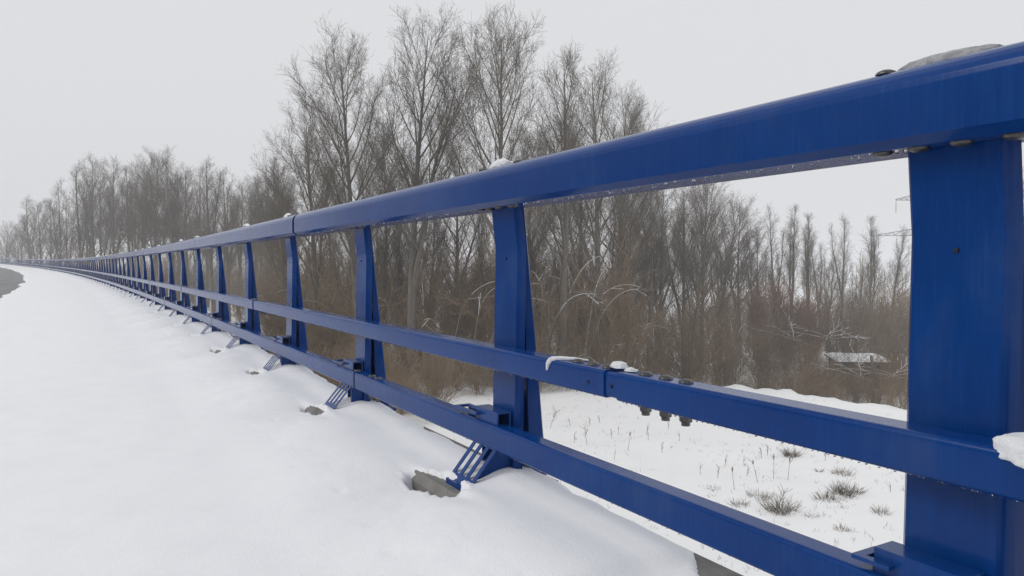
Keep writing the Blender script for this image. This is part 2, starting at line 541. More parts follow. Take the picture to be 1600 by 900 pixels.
# --- post: local x = outwards from U0, y = along the bridge, z = height against the eye
HW = 0.087
def front_off(v):
    return float(np.interp(v, [-0.80, -0.45, 0.055, 0.2115], [-0.012, -0.003, 0.007, -0.010]))
def post_mesh():
    mb = MB(); th = 0.008
    vs_ = [0.2115, 0.14, 0.075, 0.055, 0.03, -0.1, -0.28, -0.45, -0.62, -0.80]
    # folded plate: front face and two returns, as one open channel with thickness
    sec = lambda v: [(front_off(v) + 0.030, -HW - 0.007), (front_off(v) + 0.008, -HW), (front_off(v), -HW + 0.008), (front_off(v), HW - 0.008), (front_off(v) + 0.008, HW), (front_off(v) + 0.030, HW + 0.007),
                     (front_off(v) + 0.030, HW + 0.007 - th), (front_off(v) + 0.012, HW - th), (front_off(v) + 0.008, HW - 0.016), (front_off(v) + 0.008, -HW + 0.016), (front_off(v) + 0.012, -HW + th), (front_off(v) + 0.030, -HW - 0.007 + th)]
    n = 12
    V = [(x, y, v) for v in vs_ for x, y in sec(v)]
    F = [(i * n + k, i * n + (k + 1) % n, (i + 1) * n + (k + 1) % n, (i + 1) * n + k) for i in range(len(vs_) - 1) for k in range(n)]
    F += [tuple(range(n)), tuple((len(vs_) - 1) * n + k for k in range(n - 1, -1, -1))]
    mb.add(V, F)
    return mb.mesh('post', M['blue'], 28)
def rear_mesh():
    mb = MB(); w = 0.080
    prof_in = lambda v: float(np.interp(v, [-0.80, 0.02, 0.211], [0.060, 0.034, 0.018]))
    prof_out = lambda v: float(np.interp(v, [-0.80, 0.211], [0.132, 0.032]))
    vs_ = [0.2105, 0.02, -0.25, -0.5, -0.80]
    V = []
    for v in vs_:
        a, b = prof_in(v), prof_out(v)
        V += [(a, -w - 0.002, v), (b - .006, -w - .012, v), (b, -w - .006, v), (b, w + .006, v), (b - .006, w + .012, v), (a, w + 0.002, v), (a, w - 0.004, v), (b - 0.010, w - .012, v), (b - 0.010, -w + .012, v), (a, -w + 0.004, v)]
    n = 10
    F = [(i * n + k, i * n + (k + 1) % n, (i + 1) * n + (k + 1) % n, (i + 1) * n + k) for i in range(len(vs_) - 1) for k in range(n)]
    F += [tuple(range(n)), tuple((len(vs_) - 1) * n + k for k in range(n - 1, -1, -1))]
    mb.add(V, F)
    return mb.mesh('rear_leg', M['blue'], 28)
def foot_mesh(notched, bw):
    """slotted sloping plate towards the road with a gusset on its near side"""
    mb = MB()
    a, b = Vector((-0.188, 0, -0.775)), Vector((-0.028, 0, -0.588))
    d = (b - a).normalized(); nrm = Vector((-d.z, 0, d.x)) * 0.003; L = (b - a).length
    def strip(y0, y1, s0, s1):
        q = [a + d * s0, a + d * s1]
        A = [Vector((q[0].x, y0, q[0].z)), Vector((q[0].x, y1, q[0].z)), Vector((q[1].x, y1, q[1].z)), Vector((q[1].x, y0, q[1].z))]
        mb.hexa(A, [p + nrm for p in A])
    strip(-HW, HW, 0.0, 0.036); strip(-HW, HW, L - 0.02, L)
    w = 2 * HW
    for q in range(4):
        y0 = -HW + (w - bw) * q / 3
        strip(y0, y0 + bw, 0.0362, L - 0.0202)
    mb.box(-0.197, -0.185, -HW + .001, HW - .001, -0.80, -0.769)      # folded toe
    y0 = -HW + 0.026
    if notched:
        mb.prism_y([(-0.075, -0.80), (-0.004, -0.80), (-0.004, -0.585), (-0.04, -0.60), (-0.075, -0.645)], y0, y0 + 0.009)
    else:
        mb.prism_y([(-0.176, -0.79), (-0.004, -0.79), (-0.004, -0.585), (-0.034, -0.60)], y0, y0 + 0.009)
    mb.prism_y([(-0.05, -0.80), (-0.004, -0.80), (-0.004, -0.585), (-0.036, -0.603), (-0.05, -0.62)], HW - 0.012, HW - 0.003)
    return mb.mesh('foot_bracket', M['blue'])
def bracket_mesh(ext):
    mb = MB()
    # hollow square spacer open towards the near end
    u0, u1, v0, v1, y0, y1, th = -0.068, -0.012, -0.592, -0.520, -HW + 0.02, HW + 0.012, 0.006
    mb.box(u0, u1, y0, y1, v1 - th, v1); mb.box(u0, u1, y0, y1, v0, v0 + th)
    mb.box(u0, u0 + th, y0, y1, v0 + th, v1 - th); mb.box(u1 - th, u1, y0, y1, v0 + th, v1 - th)
    mb.box(u0 + th, u1 - th, y1 - 0.05, y1 - 0.045, v0 + th, v1 - th)
    # slotted plate reaching along the rail
    e0, e1 = HW + 0.0125, HW + ext
    mb.box(-0.088, -0.072, HW - .03, e1, -0.548, -0.540); mb.box(-0.034, -0.018, e0, e1, -0.548, -0.540)
    mb.box(-0.0718, -0.0342, e1 - 0.02, e1, -0.548, -0.540)
    mb.box(-0.024, -0.016, e0, e1 - .002, -0.60, -0.5485)
    return mb.mesh('rail_bracket', M['blue'])
def plate_mesh(): 
    mb = MB(); mb.box(-0.012, 0.165, -0.11, 0.11, -0.80, -0.785); return mb.mesh('base_plate', M['blue'])
def bolt_up():
    mb = MB(); mb.lathe([(0.019, 0), (0.019, 0.0025), (0.017, 0.0055), (0.010, 0.0088), (0.003, 0.0098)]); return mb.mesh('bolt_head', M['bolt'], 50)
def bolt_down():
    mb = MB(); mb.lathe([(0.003, -0.0085), (0.011, -0.0078), (0.016, -0.005), (0.018, -0.0018), (0.018, 0)]); return mb.mesh('bolt_head', M['bolt'], 50)
def nut_mesh():
    mb = MB(); mb.lathe([(0.011, -0.030), (0.011, -0.0215)], k=10); mb.lathe([(0.0135, -0.0213), (0.0165, -0.019), (0.0165, -0.0025), (0.019, -0.0024), (0.019, 0)], k=6); return mb.mesh('nut', M['bolt'])
me_post, me_rear, me_foot, me_footn, me_br, me_pl = post_mesh(), rear_mesh(), foot_mesh(False, 0.022), foot_mesh(True, 0.022), bracket_mesh(0.16), plate_mesh()
me_br1 = bracket_mesh(0.045)
me_up, me_dn, me_nut = bolt_up(), bolt_down(), nut_mesh()
mb = MB(); mb.box(-0.0035, 0.004, -0.004, 0.004, -0.004, 0.004); me_hole = mb.mesh('drill_hole', M['dark'])
N_POSTS = int((T_END - 4) / S)
for n in range(-1, N_POSTS):
    t = post_t(n)
    p = P(t, U0, 0)
    po = link('post', me_post, rail, p - RL, t / RC)
    link('rear_leg', me_rear, po)
    link('foot_bracket', me_foot if n <= 2 else me_footn, po)
    if n < 60:
        link('rail_bracket', me_br if n >= 2 else me_br1, po)
    if n < 20:
        link('base_plate', me_pl, po)
    if n < 9:
        h = link('drill_hole', me_hole, po, (front_off(0.028), 0.0, 0.028))
        for x, y in ((-0.034, 0.115), (-0.036, 0.045), (-0.036, -0.028), (-0.030, -0.108)):
            link('bolt_head', me_dn, po, (x, y, 0.2118))
        for y in (0.12, -0.135):
            link('bolt_head', me_up, po, (-0.02, y, 0.3585))
# bolts through the rail joints
def bolts(tlist, u, vtop, vbot, nuts, parent):
    for t in tlist:
        link('bolt_head', me_up, parent, P(t, u, vtop) - (RL if parent is rail else Vector()), t / RC)
    for t in nuts:
        link('nut', me_nut, parent, P(t, u, vbot) - (RL if parent is rail else Vector()), t / RC)
for q in range(0, 5):
    d = 4.8 * q
    bolts([x + d for x in (1.35, 1.423, 1.50, 1.66, 1.731, 1.808)], 1.287, -0.2885, -0.3655, [x + d for x in (1.35, 1.423, 1.50)], rail)
    bolts([x + d for x in (3.52, 3.61, 3.84, 3.93)], 1.28, -0.5665, -0.6535, [x + d for x in (3.52, 3.61)], rail)
for t in (1.70, 1.598):
    link('drill_hole', me_hole, rail, P(t, 1.2455 if t > 1.65 else 1.2495, -0.33) - RL)

# hanging drops of melt water along the lower edges of the rails
rng = random.Random(5)
def drops(name, parent, edge, t0, t1, gap, size):
    V, F = [], []
    mb = MB(); t = t0
    while t < t1:
        t += rng.uniform(0.4, 1.7) * gap * (1 + t * 0.12)
        u, v = edge()
        r = rng.uniform(0.5, 1.0) * size
        c = P(t, u, v)
        mb.lathe([(r * 0.35, -r * 1.5), (r * 0.85, -r * 1.1), (r, -r * 0.5), (r * 0.85, 0.001)], c, 7)
    o = link(name, mb.mesh(name, M['water'], 80), parent, kind='stuff')
    o.location = (0, 0, 0)
    return o
d_top = drops('water_drops', top_r[1][2], lambda: (rng.uniform(1.278, 1.318), 0.2118), 0.75, 4.9, 0.019, 0.0042)
d_mid = drops('water_drops', mid_r[1][2], lambda: (rng.uniform(1.254, 1.262), -0.3655), 0.55, 1.55, 0.016, 0.0036)
d_mid2 = drops('water_drops', mid_r[2][2], lambda: (rng.uniform(1.254, 1.262), -0.3655), 1.65, 6.2, 0.02, 0.0034)
d_low = drops('water_drops', low_r[1][2], lambda: (rng.uniform(1.254, 1.262), -0.6535), 0.4, 3.7, 0.018, 0.0034)
for d in (d_top, d_mid, d_mid2, d_low):
    d.location = (0, 0, 0)

# lumps of snow lying on the rails
def clump_mesh(name, sx, sy, sz, seed, material, rough=0.25, sub=4, hang=0.0, box=1.0):
    import bmesh
    bm = bmesh.new()
    bmesh.ops.create_icosphere(bm, subdivisions=sub, radius=1.0)
    for v in bm.verts:
        c = v.co.copy()
        nn = float(fbm(np.array(c.x * 1.6 + 7 * seed), np.array(c.y * 1.6 + c.z * 1.1), seed, 3))
        n2 = float(fbm(np.array(c.x * 7 + seed), np.array(c.y * 7 + c.z * 5), seed + 9, 2))
        c *= 1 + rough * nn + 0.05 * n2
        if box != 1.0: c = Vector([math.copysign(abs(k) ** box, k) for k in c])
        z = c.z
        if z < 0: z *= 0.22 + hang * (1.0 if c.x < -0.25 else 0.0) * (1 + 0.6 * nn)
        v.co = Vector((c.x * sx, c.y * sy, z * sz))
    me = bpy.data.meshes.new(name); bm.to_mesh(me); bm.free()
    me.polygons.foreach_set('use_smooth', [True] * len(me.polygons))
    me.materials.append(material)
    return me
def clump(t, u, v, sx, sy, sz, seed, label, material=None, hang=0.0, group=None, rough=0.25, box=1.0):
    return link('snow_clump', clump_mesh('snow_clump', sx, sy, sz, seed, material or M['clump'], rough, 4, hang, box), None, P(t, u, v), t / RC, None, label, 'snow', group)
clump(post_t(1) + 0.02, 1.338, 0.358, 0.036, 0.095, 0.024, 1, 'half melted icy lump on the top rail above the nearest post', M['ice'], rough=0.12)
clump(post_t(2) + 0.02, 1.335, 0.358, 0.034, 0.075, 0.032, 2, 'rounded snow lump on the top rail above the second nearest post')
clump(0.525, 1.270, -0.286, 0.040, 0.105, 0.026, 3, 'thick white snow clump hanging over the middle rail at the right edge', hang=1.0, rough=0.22, box=0.62)
clump(1.618, 1.29, -0.282, 0.020, 0.030, 0.017, 4, 'small snow heap on the bolt beside the middle rail joint', rough=0.12)
clump(1.565, 1.29, -0.286, 0.014, 0.022, 0.009, 14, 'tiny flat snow crumb just right of the middle rail joint')
# thin strip of snow bent over the edge of the middle rail
mb = MB()
pts = [(1.80, 1.318, -0.2845), (1.835, 1.295, -0.2835), (1.872, 1.268, -0.284), (1.895, 1.248, -0.287), (1.905, 1.2425, -0.300), (1.912, 1.242, -0.322)]
for (a, b), (ra, rb) in zip(zip(pts[:-1], pts[1:]), [(.003, .006), (.006, .008), (.008, .009), (.009, .008), (.008, .003)]):
    mb.bar(P(*a), P(*b), ra, 7, rb)
link('snow_strip', mb.mesh('snow_strip', M['clump'], 70), None, (0, 0, 0), 0, None, 'thin curl of snow draped over the edge of the middle rail', 'snow')
rng = random.Random(9)
far_me = [clump_mesh('snow_clump', 0.03, 0.075, 0.030, 20 + q, M['clump'], 0.15, 3) for q in range(4)]
for n in list(range(4, 46)):
    if n in (6, 9, 14): continue
    for q in range(1 if n < 10 else 1):
        t = post_t(n) + rng.uniform(-0.15, 0.15)
        o = link('snow_clump', far_me[n % 4], None, P(t, 1.325, 0.358), t / RC, None,
                 {4: 'snow lump on the top rail just left of its black joint', 5: 'second snow lump left of the black joint of the top rail'}.get(n, 'small distant snow lump in the row along the top rail'), 'snow', None if n in (4, 5) else 'snow lumps along the far top rail')
        s = rng.uniform(0.7, 1.15) if n > 5 else 0.95
        o.scale = (s, s * rng.uniform(.8, 1.2), s)

# ------------------------------------------------------------------ trees
def norm3(d):
    l = math.sqrt(d[0] * d[0] + d[1] * d[1] + d[2] * d[2]) or 1.0
    return (d[0] / l, d[1] / l, d[2] / l)
def tilt(d, ang, az):
    ax = (0, 0, 1) if abs(d[2]) < 0.95 else (1, 0, 0)
    a = norm3((d[1] * ax[2] - d[2] * ax[1], d[2] * ax[0] - d[0] * ax[2], d[0] * ax[1] - d[1] * ax[0]))
    b = (d[1] * a[2] - d[2] * a[1], d[2] * a[0] - d[0] * a[2], d[0] * a[1] - d[1] * a[0])
    ca, sa = math.cos(ang), math.sin(ang); c, s = math.cos(az) * sa, math.sin(az) * sa
    return (d[0] * ca + a[0] * c + b[0] * s, d[1] * ca + a[1] * c + b[1] * s, d[2] * ca + a[2] * c + b[2] * s)
def grow(out, p, d, L, r0, r1, n, wob, trop, g):
    st = L / n; pts = [(p, d, r0)]
    for i in range(n):
        d = norm3((d[0] + g.gauss(0, wob), d[1] + g.gauss(0, wob), d[2] + g.gauss(0, wob * .6) + trop))
        q = (p[0] + d[0] * st, p[1] + d[1] * st, p[2] + d[2] * st)
        ra = r0 + (r1 - r0) * i / n; rb = r0 + (r1 - r0) * (i + 1) / n
        out.append((*p, *q, ra, rb))
        p = q; pts.append((p, d, rb))
    return pts
def along(pts, f):
    x = f * (len(pts) - 1); i = min(int(x), len(pts) - 2); k = x - i
    a, b = pts[i], pts[i + 1]
    return (tuple(a[0][j] + (b[0][j] - a[0][j]) * k for j in range(3)), b[1], a[2] + (b[2] - a[2]) * k)
def tubes(name, segs, k, material, lift=0.0):
    A = np.array(segs, dtype=np.float64)
    p, q, ra, rb = A[:, 0:3].copy(), A[:, 3:6].copy(), A[:, 6], A[:, 7]
    if lift:
        p[:, 2] += ra * lift; q[:, 2] += rb * lift
    d = q - p; d /= np.linalg.norm(d, axis=1, keepdims=True) + 1e-9
    ax = np.where(np.abs(d[:, 2:3]) < 0.9, np.array([[0, 0, 1.0]]), np.array([[1.0, 0, 0]]))
    a = np.cross(d, ax); a /= np.linalg.norm(a, axis=1, keepdims=True); b = np.cross(d, a)
    n = len(A); V = np.empty((n, 2 * k, 3))
    for i in range(k):
        c, s = math.cos(6.28319 * i / k), math.sin(6.28319 * i / k)
        V[:, i] = p + (a * c + b * s) * ra[:, None]
        V[:, i + k] = q + (a * c + b * s) * rb[:, None]
    base = (np.arange(n) * 2 * k)[:, None]
    F = np.concatenate([base + np.array([[i, (i + 1) % k, (i + 1) % k + k, i + k]]) for i in range(k)])
    return mesh_np(name, V.reshape(-1, 3), F, material, k > 4)

def poplar(seed, H, lean=(0, 0), forks=1, wide=1.0, low=0.28, ang=1.0, nlimb=17):
    g = random.Random(seed)
    thick, thin = [], []
    leaders = []
    d0 = norm3((lean[0], lean[1], 1))
    main = grow(thick, (0, 0, -0.3), d0, H * 0.97, H * 0.0145, 0.018, 16, 0.016, 0.012, g)
    leaders.append((main, low, H))
    for f in range(forks):
        fr = g.uniform(0.2, 0.42)
        p, d, r = along(main, fr)
        L = H * (1 - fr) * g.uniform(0.72, 0.95)
        pts = grow(thick, p, tilt(d, ang * g.uniform(0.22, 0.4), g.uniform(0, 6.28)), L, r * 0.75, 0.016, 12, 0.035, 0.035, g)
        leaders.append((pts, 0.2, L * 1.15))
    for pts, lo, HL in leaders:
        nl = int(nlimb * HL / H) + 3
        az = g.uniform(0, 6.28)
        for i in range(nl):
            f = lo + (0.96 - lo) * (i + g.random()) / nl
            p, d, r = along(pts, f)
            az += 2.4 + g.gauss(0, 0.4)
            L = HL * wide * (0.31 * (1 - f) ** 0.62 + 0.045) * g.uniform(0.7, 1.2)
            limb = grow(thick, p, tilt(d, ang * g.uniform(0.5, 0.85) * (1.1 - 0.35 * f), az), L, min(r * 0.5, 0.012 + L * 0.010), 0.008, 8, 0.045, 0.055, g)
            nb = int(L / 0.30) + 3
            for b in range(nb):
                fb = 0.25 + 0.75 * (b + g.random()) / nb
                p2, d2, r2 = along(limb, min(fb, 1.0))
                L2 = L * g.uniform(0.18, 0.42) * (1 - 0.5 * fb) + 0.35
                br = grow(thin, p2, tilt(d2, g.uniform(0.35, 0.7), g.uniform(0, 6.28)), L2, min(r2 * 0.7, 0.010), 0.0045, 4, 0.05, 0.07, g)
                nt = int(L2 / 0.17) + 2
                for w in range(nt):
                    p3, d3, r3 = along(br, 0.12 + 0.88 * (w + g.random()) / nt)
                    tw = grow(thin, p3, tilt(d3, g.uniform(0.4, 0.9), g.uniform(0, 6.28)), g.uniform(0.22, 0.7), 0.0046, 0.0034, 3, 0.07, 0.06, g)
                    for _ in range(2):
                        p4, d4, r4 = along(tw, g.uniform(0.2, 0.95))
                        grow(thin, p4, tilt(d4, g.uniform(0.4, 0.9), g.uniform(0, 6.28)), g.uniform(0.14, 0.36), 0.0038, 0.003, 1, 0.1, 0.08, g)
    A = np.array(thin); up = A[A[:, 2] > H * 0.5]
    return tubes('trunk', thick, 6, M['bark']), tubes('crown', thin, 3, M['twig']), H, up[:, :2].mean(0)

POP = [poplar(11, 19, (0.01, 0), 0, 1.3, 0.33, 1.05, 30), poplar(23, 19, (-0.01, 0.01), 1, 1.18, 0.33, 1.0, 23), poplar(37, 18, (0.0, 0.01), 0, 1.28, 0.31, 1.02, 29),
       poplar(41, 18, (0.02, 0), 1, 0.95, 0.30, 0.85, 19), poplar(59, 17, (-0.02, 0), 1, 0.62, 0.25, 0.6, 16), poplar(67, 17, (0.03, 0.0), 1, 1.2, 0.28, 1.0, 20),
       poplar(73, 16, (0.01, 0.01), 2, 0.62, 0.28, 0.55, 15), poplar(83, 16, (0.0, -0.01), 1, 0.75, 0.22, 0.7, 16)]
def tree(px, dep, ytop, proto, rz, label, group=None, lean=0.0, name='poplar_tree'):
    x, y, z = ground_pt(px, dep)
    H = EYE - z + (416.0 - ytop) / FPX * dep
    tr, cr, h0, off = POP[proto]
    s0 = H / h0                          # plant it so that the crown, not the foot, stands over px
    ox, oy = off[0] * math.cos(rz) - off[1] * math.sin(rz), off[0] * math.sin(rz) + off[1] * math.cos(rz)
    lat = (ox * CY - oy * SY) * s0
    x, y = x - lat * CY, y + lat * SY
    z = float(ground_h(x, y))
    e = empty(name, (x, y, z), label, 'tree', group, rz)
    s = H / h0
    e.scale = (s, s, s)
    if lean: e.rotation_euler = (lean * math.sin(-YAW) * 0, 0, rz); e.rotation_euler = Matrix.Rotation(lean, 3, Vector((SY, CY, 0))).to_4x4().to_euler() if not rz else (Matrix.Rotation(lean, 3, Vector((SY, CY, 0))) @ Matrix.Rotation(rz, 3, 'Z')).to_euler()
    link('trunk', tr, e); link('crown', cr, e)
    return e

# the tall poplars in the middle
front = [
    (540, 39, 80, 2, 0.4, 'tall bare poplar left of the two tallest, its pointed crown rising alone', 0),
    (662, 37, 32, 1, 1.3, 'tallest bare poplar, forked low, whose top nearly reaches the upper photo edge', 0),
    (782, 36, 42, 0, 2.6, 'very tall bare poplar directly right of the tallest one', 0),
    (880, 39, 76, 3, 0.9, 'tall bare poplar rising behind the top rail, right of the two tallest', 0),
    (920, 43, 104, 5, 3.9, 'broad bare poplar at the right end of the tall middle row', 0),
    (958, 47, 150, 2, 5.0, 'smaller spreading poplar at the lower right end of the tall row', 0.05),
    (490, 45, 165, 5, 2.2, 'shorter leaning bare poplar at the left end of the tall row', -0.03),
    (455, 52, 240, 3, 4.4, 'low bare poplar between the far left wood and the tall row', -0.05),
    (606, 45, 215, 3, 0.2, 'slender poplar filling the gap left of the tallest tree', 0),
    (720, 50, 225, 5, 1.1, 'poplar standing behind, between the two tallest trees', 0),
    (832, 52, 215, 2, 3.0, 'poplar standing behind the gap right of the second tallest tree', 0),
    (655, 60, 260, 3, 5.5, 'thin background poplar behind the tallest trunk', 0),
    (570, 60, 235, 2, 1.9, 'thin background poplar behind the left tall tree', 0),
    (900, 60, 225, 4, 2.8, 'thin background poplar behind the right tall trees', 0),
]
for px, dep, yt, pr, rz, lb, le in front:
    tree(px, dep, yt, pr, rz, lb, 'tall poplars behind the railing', le)
# right of the middle, seen under the top rail
right = [
    (1018, 50, 282, 3, 0.5, 'bare poplar under the top rail, leftmost of the trees seen there', 0),
    (1062, 55, 285, 3, 2.0, 'many stemmed poplar under the rail with a dense grey crown', 0),
    (1105, 54, 280, 2, 4.0, 'fan shaped poplar under the rail whose crown stands against bright sky', 0),
    (1120, 62, 305, 5, 1.0, 'poplar leaning right beside the fan shaped one', 0.16),
    (1212, 74, 322, 7, 0.0, 'slim poplar, first of the group in the middle of the open sky gap', 0),
    (1238, 78, 312, 6, 3.3, 'tallest poplar in the middle of the open sky gap', 0),
    (1262, 76, 325, 6, 5.1, 'poplar right of the tallest one in the open sky gap', 0),
    (1312, 80, 328, 4, 2.4, 'slim V shaped poplar standing alone in the sky gap', 0),
    (1362, 76, 330, 6, 1.2, 'double poplar just left of the nearest post', 0),
    (1392, 82, 352, 7, 4.4, 'lower spreading poplar at the left edge of the nearest post', 0.1),
    (1600, 60, 262, 1, 0.7, 'poplar at the right photo edge beyond the nearest post', 0),
    (988, 56, 268, 2, 3.7, 'tall poplar half hidden by the top rail above the middle rail joint', 0),
    (1040, 60, 288, 5, 0.9, 'spreading poplar standing between two closer ones under the rail', 0),
    (1088, 63, 292, 1, 5.2, 'poplar behind the left flank of the fan shaped one', 0),
    (1150, 66, 318, 3, 2.9, 'low poplar in the dip right of the fan shaped one', 0),
    (1500, 78, 330, 2, 0.3, None, 0), (1560, 85, 340, 3, 1.3, None, 0),
]
for px, dep, yt, pr, rz, lb, le in right:
    if lb: tree(px, dep, yt, pr, rz, lb, 'poplars seen under the top rail', le)
rng = random.Random(21)
for px, dep, yt in [(455, 52, 300), (520, 48, 290), (596, 44, 300), (640, 42, 330), (668, 50, 280), (745, 47, 300), (800, 44, 330), (848, 46, 290), (872, 49, 310), (905, 45, 345), (948, 50, 300), (975, 47, 350), (1030, 52, 330), (1075, 49, 360), (1132, 58, 372), (1178, 64, 390), (1290, 70, 400), (1335, 68, 410), (1180, 80, 350), (1285, 86, 352)]:
    tree(px, dep, yt, rng.choice((4, 6, 7, 3)), rng.uniform(0, 6.28), 'slender young poplar rising through the brown thicket ' + ('left of the second nearest post' if px < 770 else 'between the two nearest posts'), 'young poplars in the thicket', rng.uniform(-0.1, 0.1))
# the wood on the left
rng = random.Random(77)
left = [(12, 190, 338), (48, 170, 300), (62, 175, 318), (92, 150, 282), (108, 155, 300), (128, 140, 246), (150, 135, 242), (165, 150, 262), (186, 130, 246), (205, 140, 252),
        (228, 125, 248), (248, 118, 240), (268, 115, 234), (290, 125, 256), (308, 110, 262), (330, 105, 238), (352, 112, 262), (375, 120, 275), (398, 105, 275), (412, 98, 280), (430, 90, 268), (448, 85, 268), (30, 200, 345), (80, 190, 310),
        (175, 165, 265), (240, 150, 262), (320, 140, 270), (362, 100, 290), (140, 175, 270), (215, 160, 268), (285, 150, 262), (392, 130, 285), (422, 120, 280)]
spot = {0: 'low hazy poplar at the far left photo edge', 5: 'hazy poplar at the left shoulder of the far wood', 12: 'tallest hazy poplar in the far left wood', 15: 'hazy poplar with a rounded crown, right in the far left wood'}
for i, (px, dep, yt) in enumerate(left):
    dep *= 0.8
    tree(px, dep, yt, rng.choice((3, 4, 7, 6, 7, 3, 1)), rng.uniform(0, 6.28), spot.get(i, 'hazy bare poplar ' + ('in the lowest part of the far wood near the left edge' if px < 115 else 'in the left half of the far wood' if px < 215 else 'in the tallest middle stretch of the far wood' if px < 300 else 'in the right half of the far wood' if px < 380 else 'where the far wood meets the tall middle trees')), 'poplars of the far left wood')

# brown thicket
def bush(seed, H, stems, material, spread=0.45, dense=1.0):
    g = random.Random(seed); segs = []
    for s in range(stems):
        az = g.uniform(0, 6.28); rr = g.uniform(0, 0.7)
        L = H * g.uniform(0.5, 1.02)
        st = grow(segs, (rr * math.cos(az), rr * math.sin(az), -0.2), tilt((0, 0, 1), g.uniform(0.02, spread), az), L, 0.02 + 0.005 * L * g.random(), 0.007, 7, 0.07, 0.02, g)
        nb = int(L / 0.27 * dense) + 2
        for b in range(nb):
            p, d, r = along(st, 0.12 + 0.88 * (b + g.random()) / nb)
            L2 = g.uniform(0.45, 1.7)
            br = grow(segs, p, tilt(d, g.uniform(0.35, 0.95), g.uniform(0, 6.28)), L2, 0.010, 0.006, 3, 0.12, 0.05, g)
            nt = int(L2 / 0.17) + 1
            for w in range(nt):
                p3, d3, r3 = along(br, (w + g.random()) / nt)
                grow(segs, p3, tilt(d3, g.uniform(0.35, 0.9), g.uniform(0, 6.28)), g.uniform(0.2, 0.65), 0.0062, 0.0045, 2, 0.14, 0.05, g)
    return tubes('willow_bush', segs, 3, material), H
BUSH = [bush(3, 7.5, 12, M['brush']), bush(5, 8.5, 14, M['brush'], 0.35), bush(8, 6.0, 14, M['brush'], 0.6), bush(13, 7.0, 11, M['brush_grey'], 0.45), bush(17, 4.0, 16, M['brush'], 0.8, 1.2), bush(19, 8.0, 12, M['brush_grey'], 0.3), bush(29, 6.0, 16, M['brush_red'], 0.5, 1.1)]
def put_bush(px, dep, k, s, label, group):
    x, y, z = ground_pt(px, dep)
    o = link('willow_bush', BUSH[k][0], None, (x, y, z), rng.uniform(0, 6.28), None, label, 'bush', group)
    o.scale = (s * rng.uniform(.9, 1.15), s * rng.uniform(.9, 1.15), s)
    return o
rng = random.Random(31)
n = 0
for dep, step in ((41, 74), (45, 62), (50, 56), (56, 52), (63, 50), (72, 46)):
    px = 420 + rng.uniform(0, 30)
    while px < 1140:
        k = rng.choice((0, 1, 1, 2, 0, 3, 5)) if dep > 42 else rng.choice((4, 2, 0, 4))
        want = 8.6 if px < 1000 else 7.0
        put_bush(px, dep + rng.uniform(-2, 2), k, want / BUSH[k][1] * rng.uniform(0.75, 1.15) * (0.7 if dep < 43 else 1.0), 'brown leafless bush in the ' + ('front' if dep < 47 else 'rear') + ' of the thicket ' + ('left of the third nearest post' if px < 550 else 'between the third and second nearest posts' if px < 765 else 'behind the second nearest post' if px < 860 else 'just right of the second nearest post' if px < 1000 else 'below the fan shaped poplar'), 'bushes of the brown thicket')
        px += step * rng.uniform(0.75, 1.25)
for dep, step in ((47, 60), (51, 46), (56, 40), (62, 36), (70, 34), (80, 32), (92, 30)):
    px = 1130 + rng.uniform(0, 30)
    while px < 1640:
        k = 6 if (1170 < px < 1275 and 52 < dep < 64) else rng.choice((2, 0, 3, 5, 1)) if dep > 49 else 4
        put_bush(px, dep + rng.uniform(-2, 2), k, (6.3 if dep > 49 else 3.4) / BUSH[k][1] * rng.uniform(0.7, 1.2), 'grey brown bush in the ' + ('front' if dep < 58 else 'rear') + ' of the lower thicket ' + ('left of the shed' if px < 1280 else 'around the shed' if px < 1405 else 'behind the nearest post'), 'bushes of the right thicket')
        px += step * rng.uniform(0.75, 1.25)
for dep, step in ((78, 30), (92, 28), (108, 26), (128, 26), (150, 30)):
    px = -30 + rng.uniform(0, 30) + (150 if dep < 80 else 60 if dep < 100 else 0)
    while px < 450:
        k = rng.choice((3, 5, 1, 0))
        put_bush(px, dep + rng.uniform(-3, 3), k, 8.3 / BUSH[k][1] * rng.uniform(0.7, 1.15), 'hazy grey brown bush at the foot of the far wood, ' + ('near the left edge' if px < 110 else 'in its left half' if px < 220 else 'in its middle' if px < 310 else 'in its right half'), 'bushes of the far left wood')
        px += step * rng.uniform(0.75, 1.25)

for dep, step in ((24, 60), (28, 52), (32, 46), (36, 44), (39, 40)):
    px = 330 + rng.uniform(0, 30)
    hi = {24: 560, 28: 640, 32: 730, 36: 850, 39: 960}[dep]
    while px < hi:
        put_bush(px, dep + rng.uniform(-1.5, 1.5), 4, rng.uniform(0.4, 0.75), 'low brown brush near the bridge, ' + ('left of the third nearest post' if px < 545 else 'between the third and second nearest posts' if px < 765 else 'behind the second nearest post'), 'low brush near the bridge')
        px += step * rng.uniform(0.7, 1.3)
for dep, step in ((40.5, 34), (44, 34)):
    px = 1140 + rng.uniform(0, 30)
    while px < 1640:
        put_bush(px, dep + rng.uniform(-1.5, 1.5), 4, rng.uniform(0.3, 0.6), 'small bush just beyond the snow bank on the right', 'bushes beyond the snow bank')
        px += step * rng.uniform(0.7, 1.3)

for px in (1282, 1305, 1330, 1352, 1388, 1402):
    put_bush(px, rng.uniform(45, 47.5), 4, rng.uniform(0.38, 0.55), 'thin bush growing right in front of the snow roofed shed', 'bushes in front of the shed')

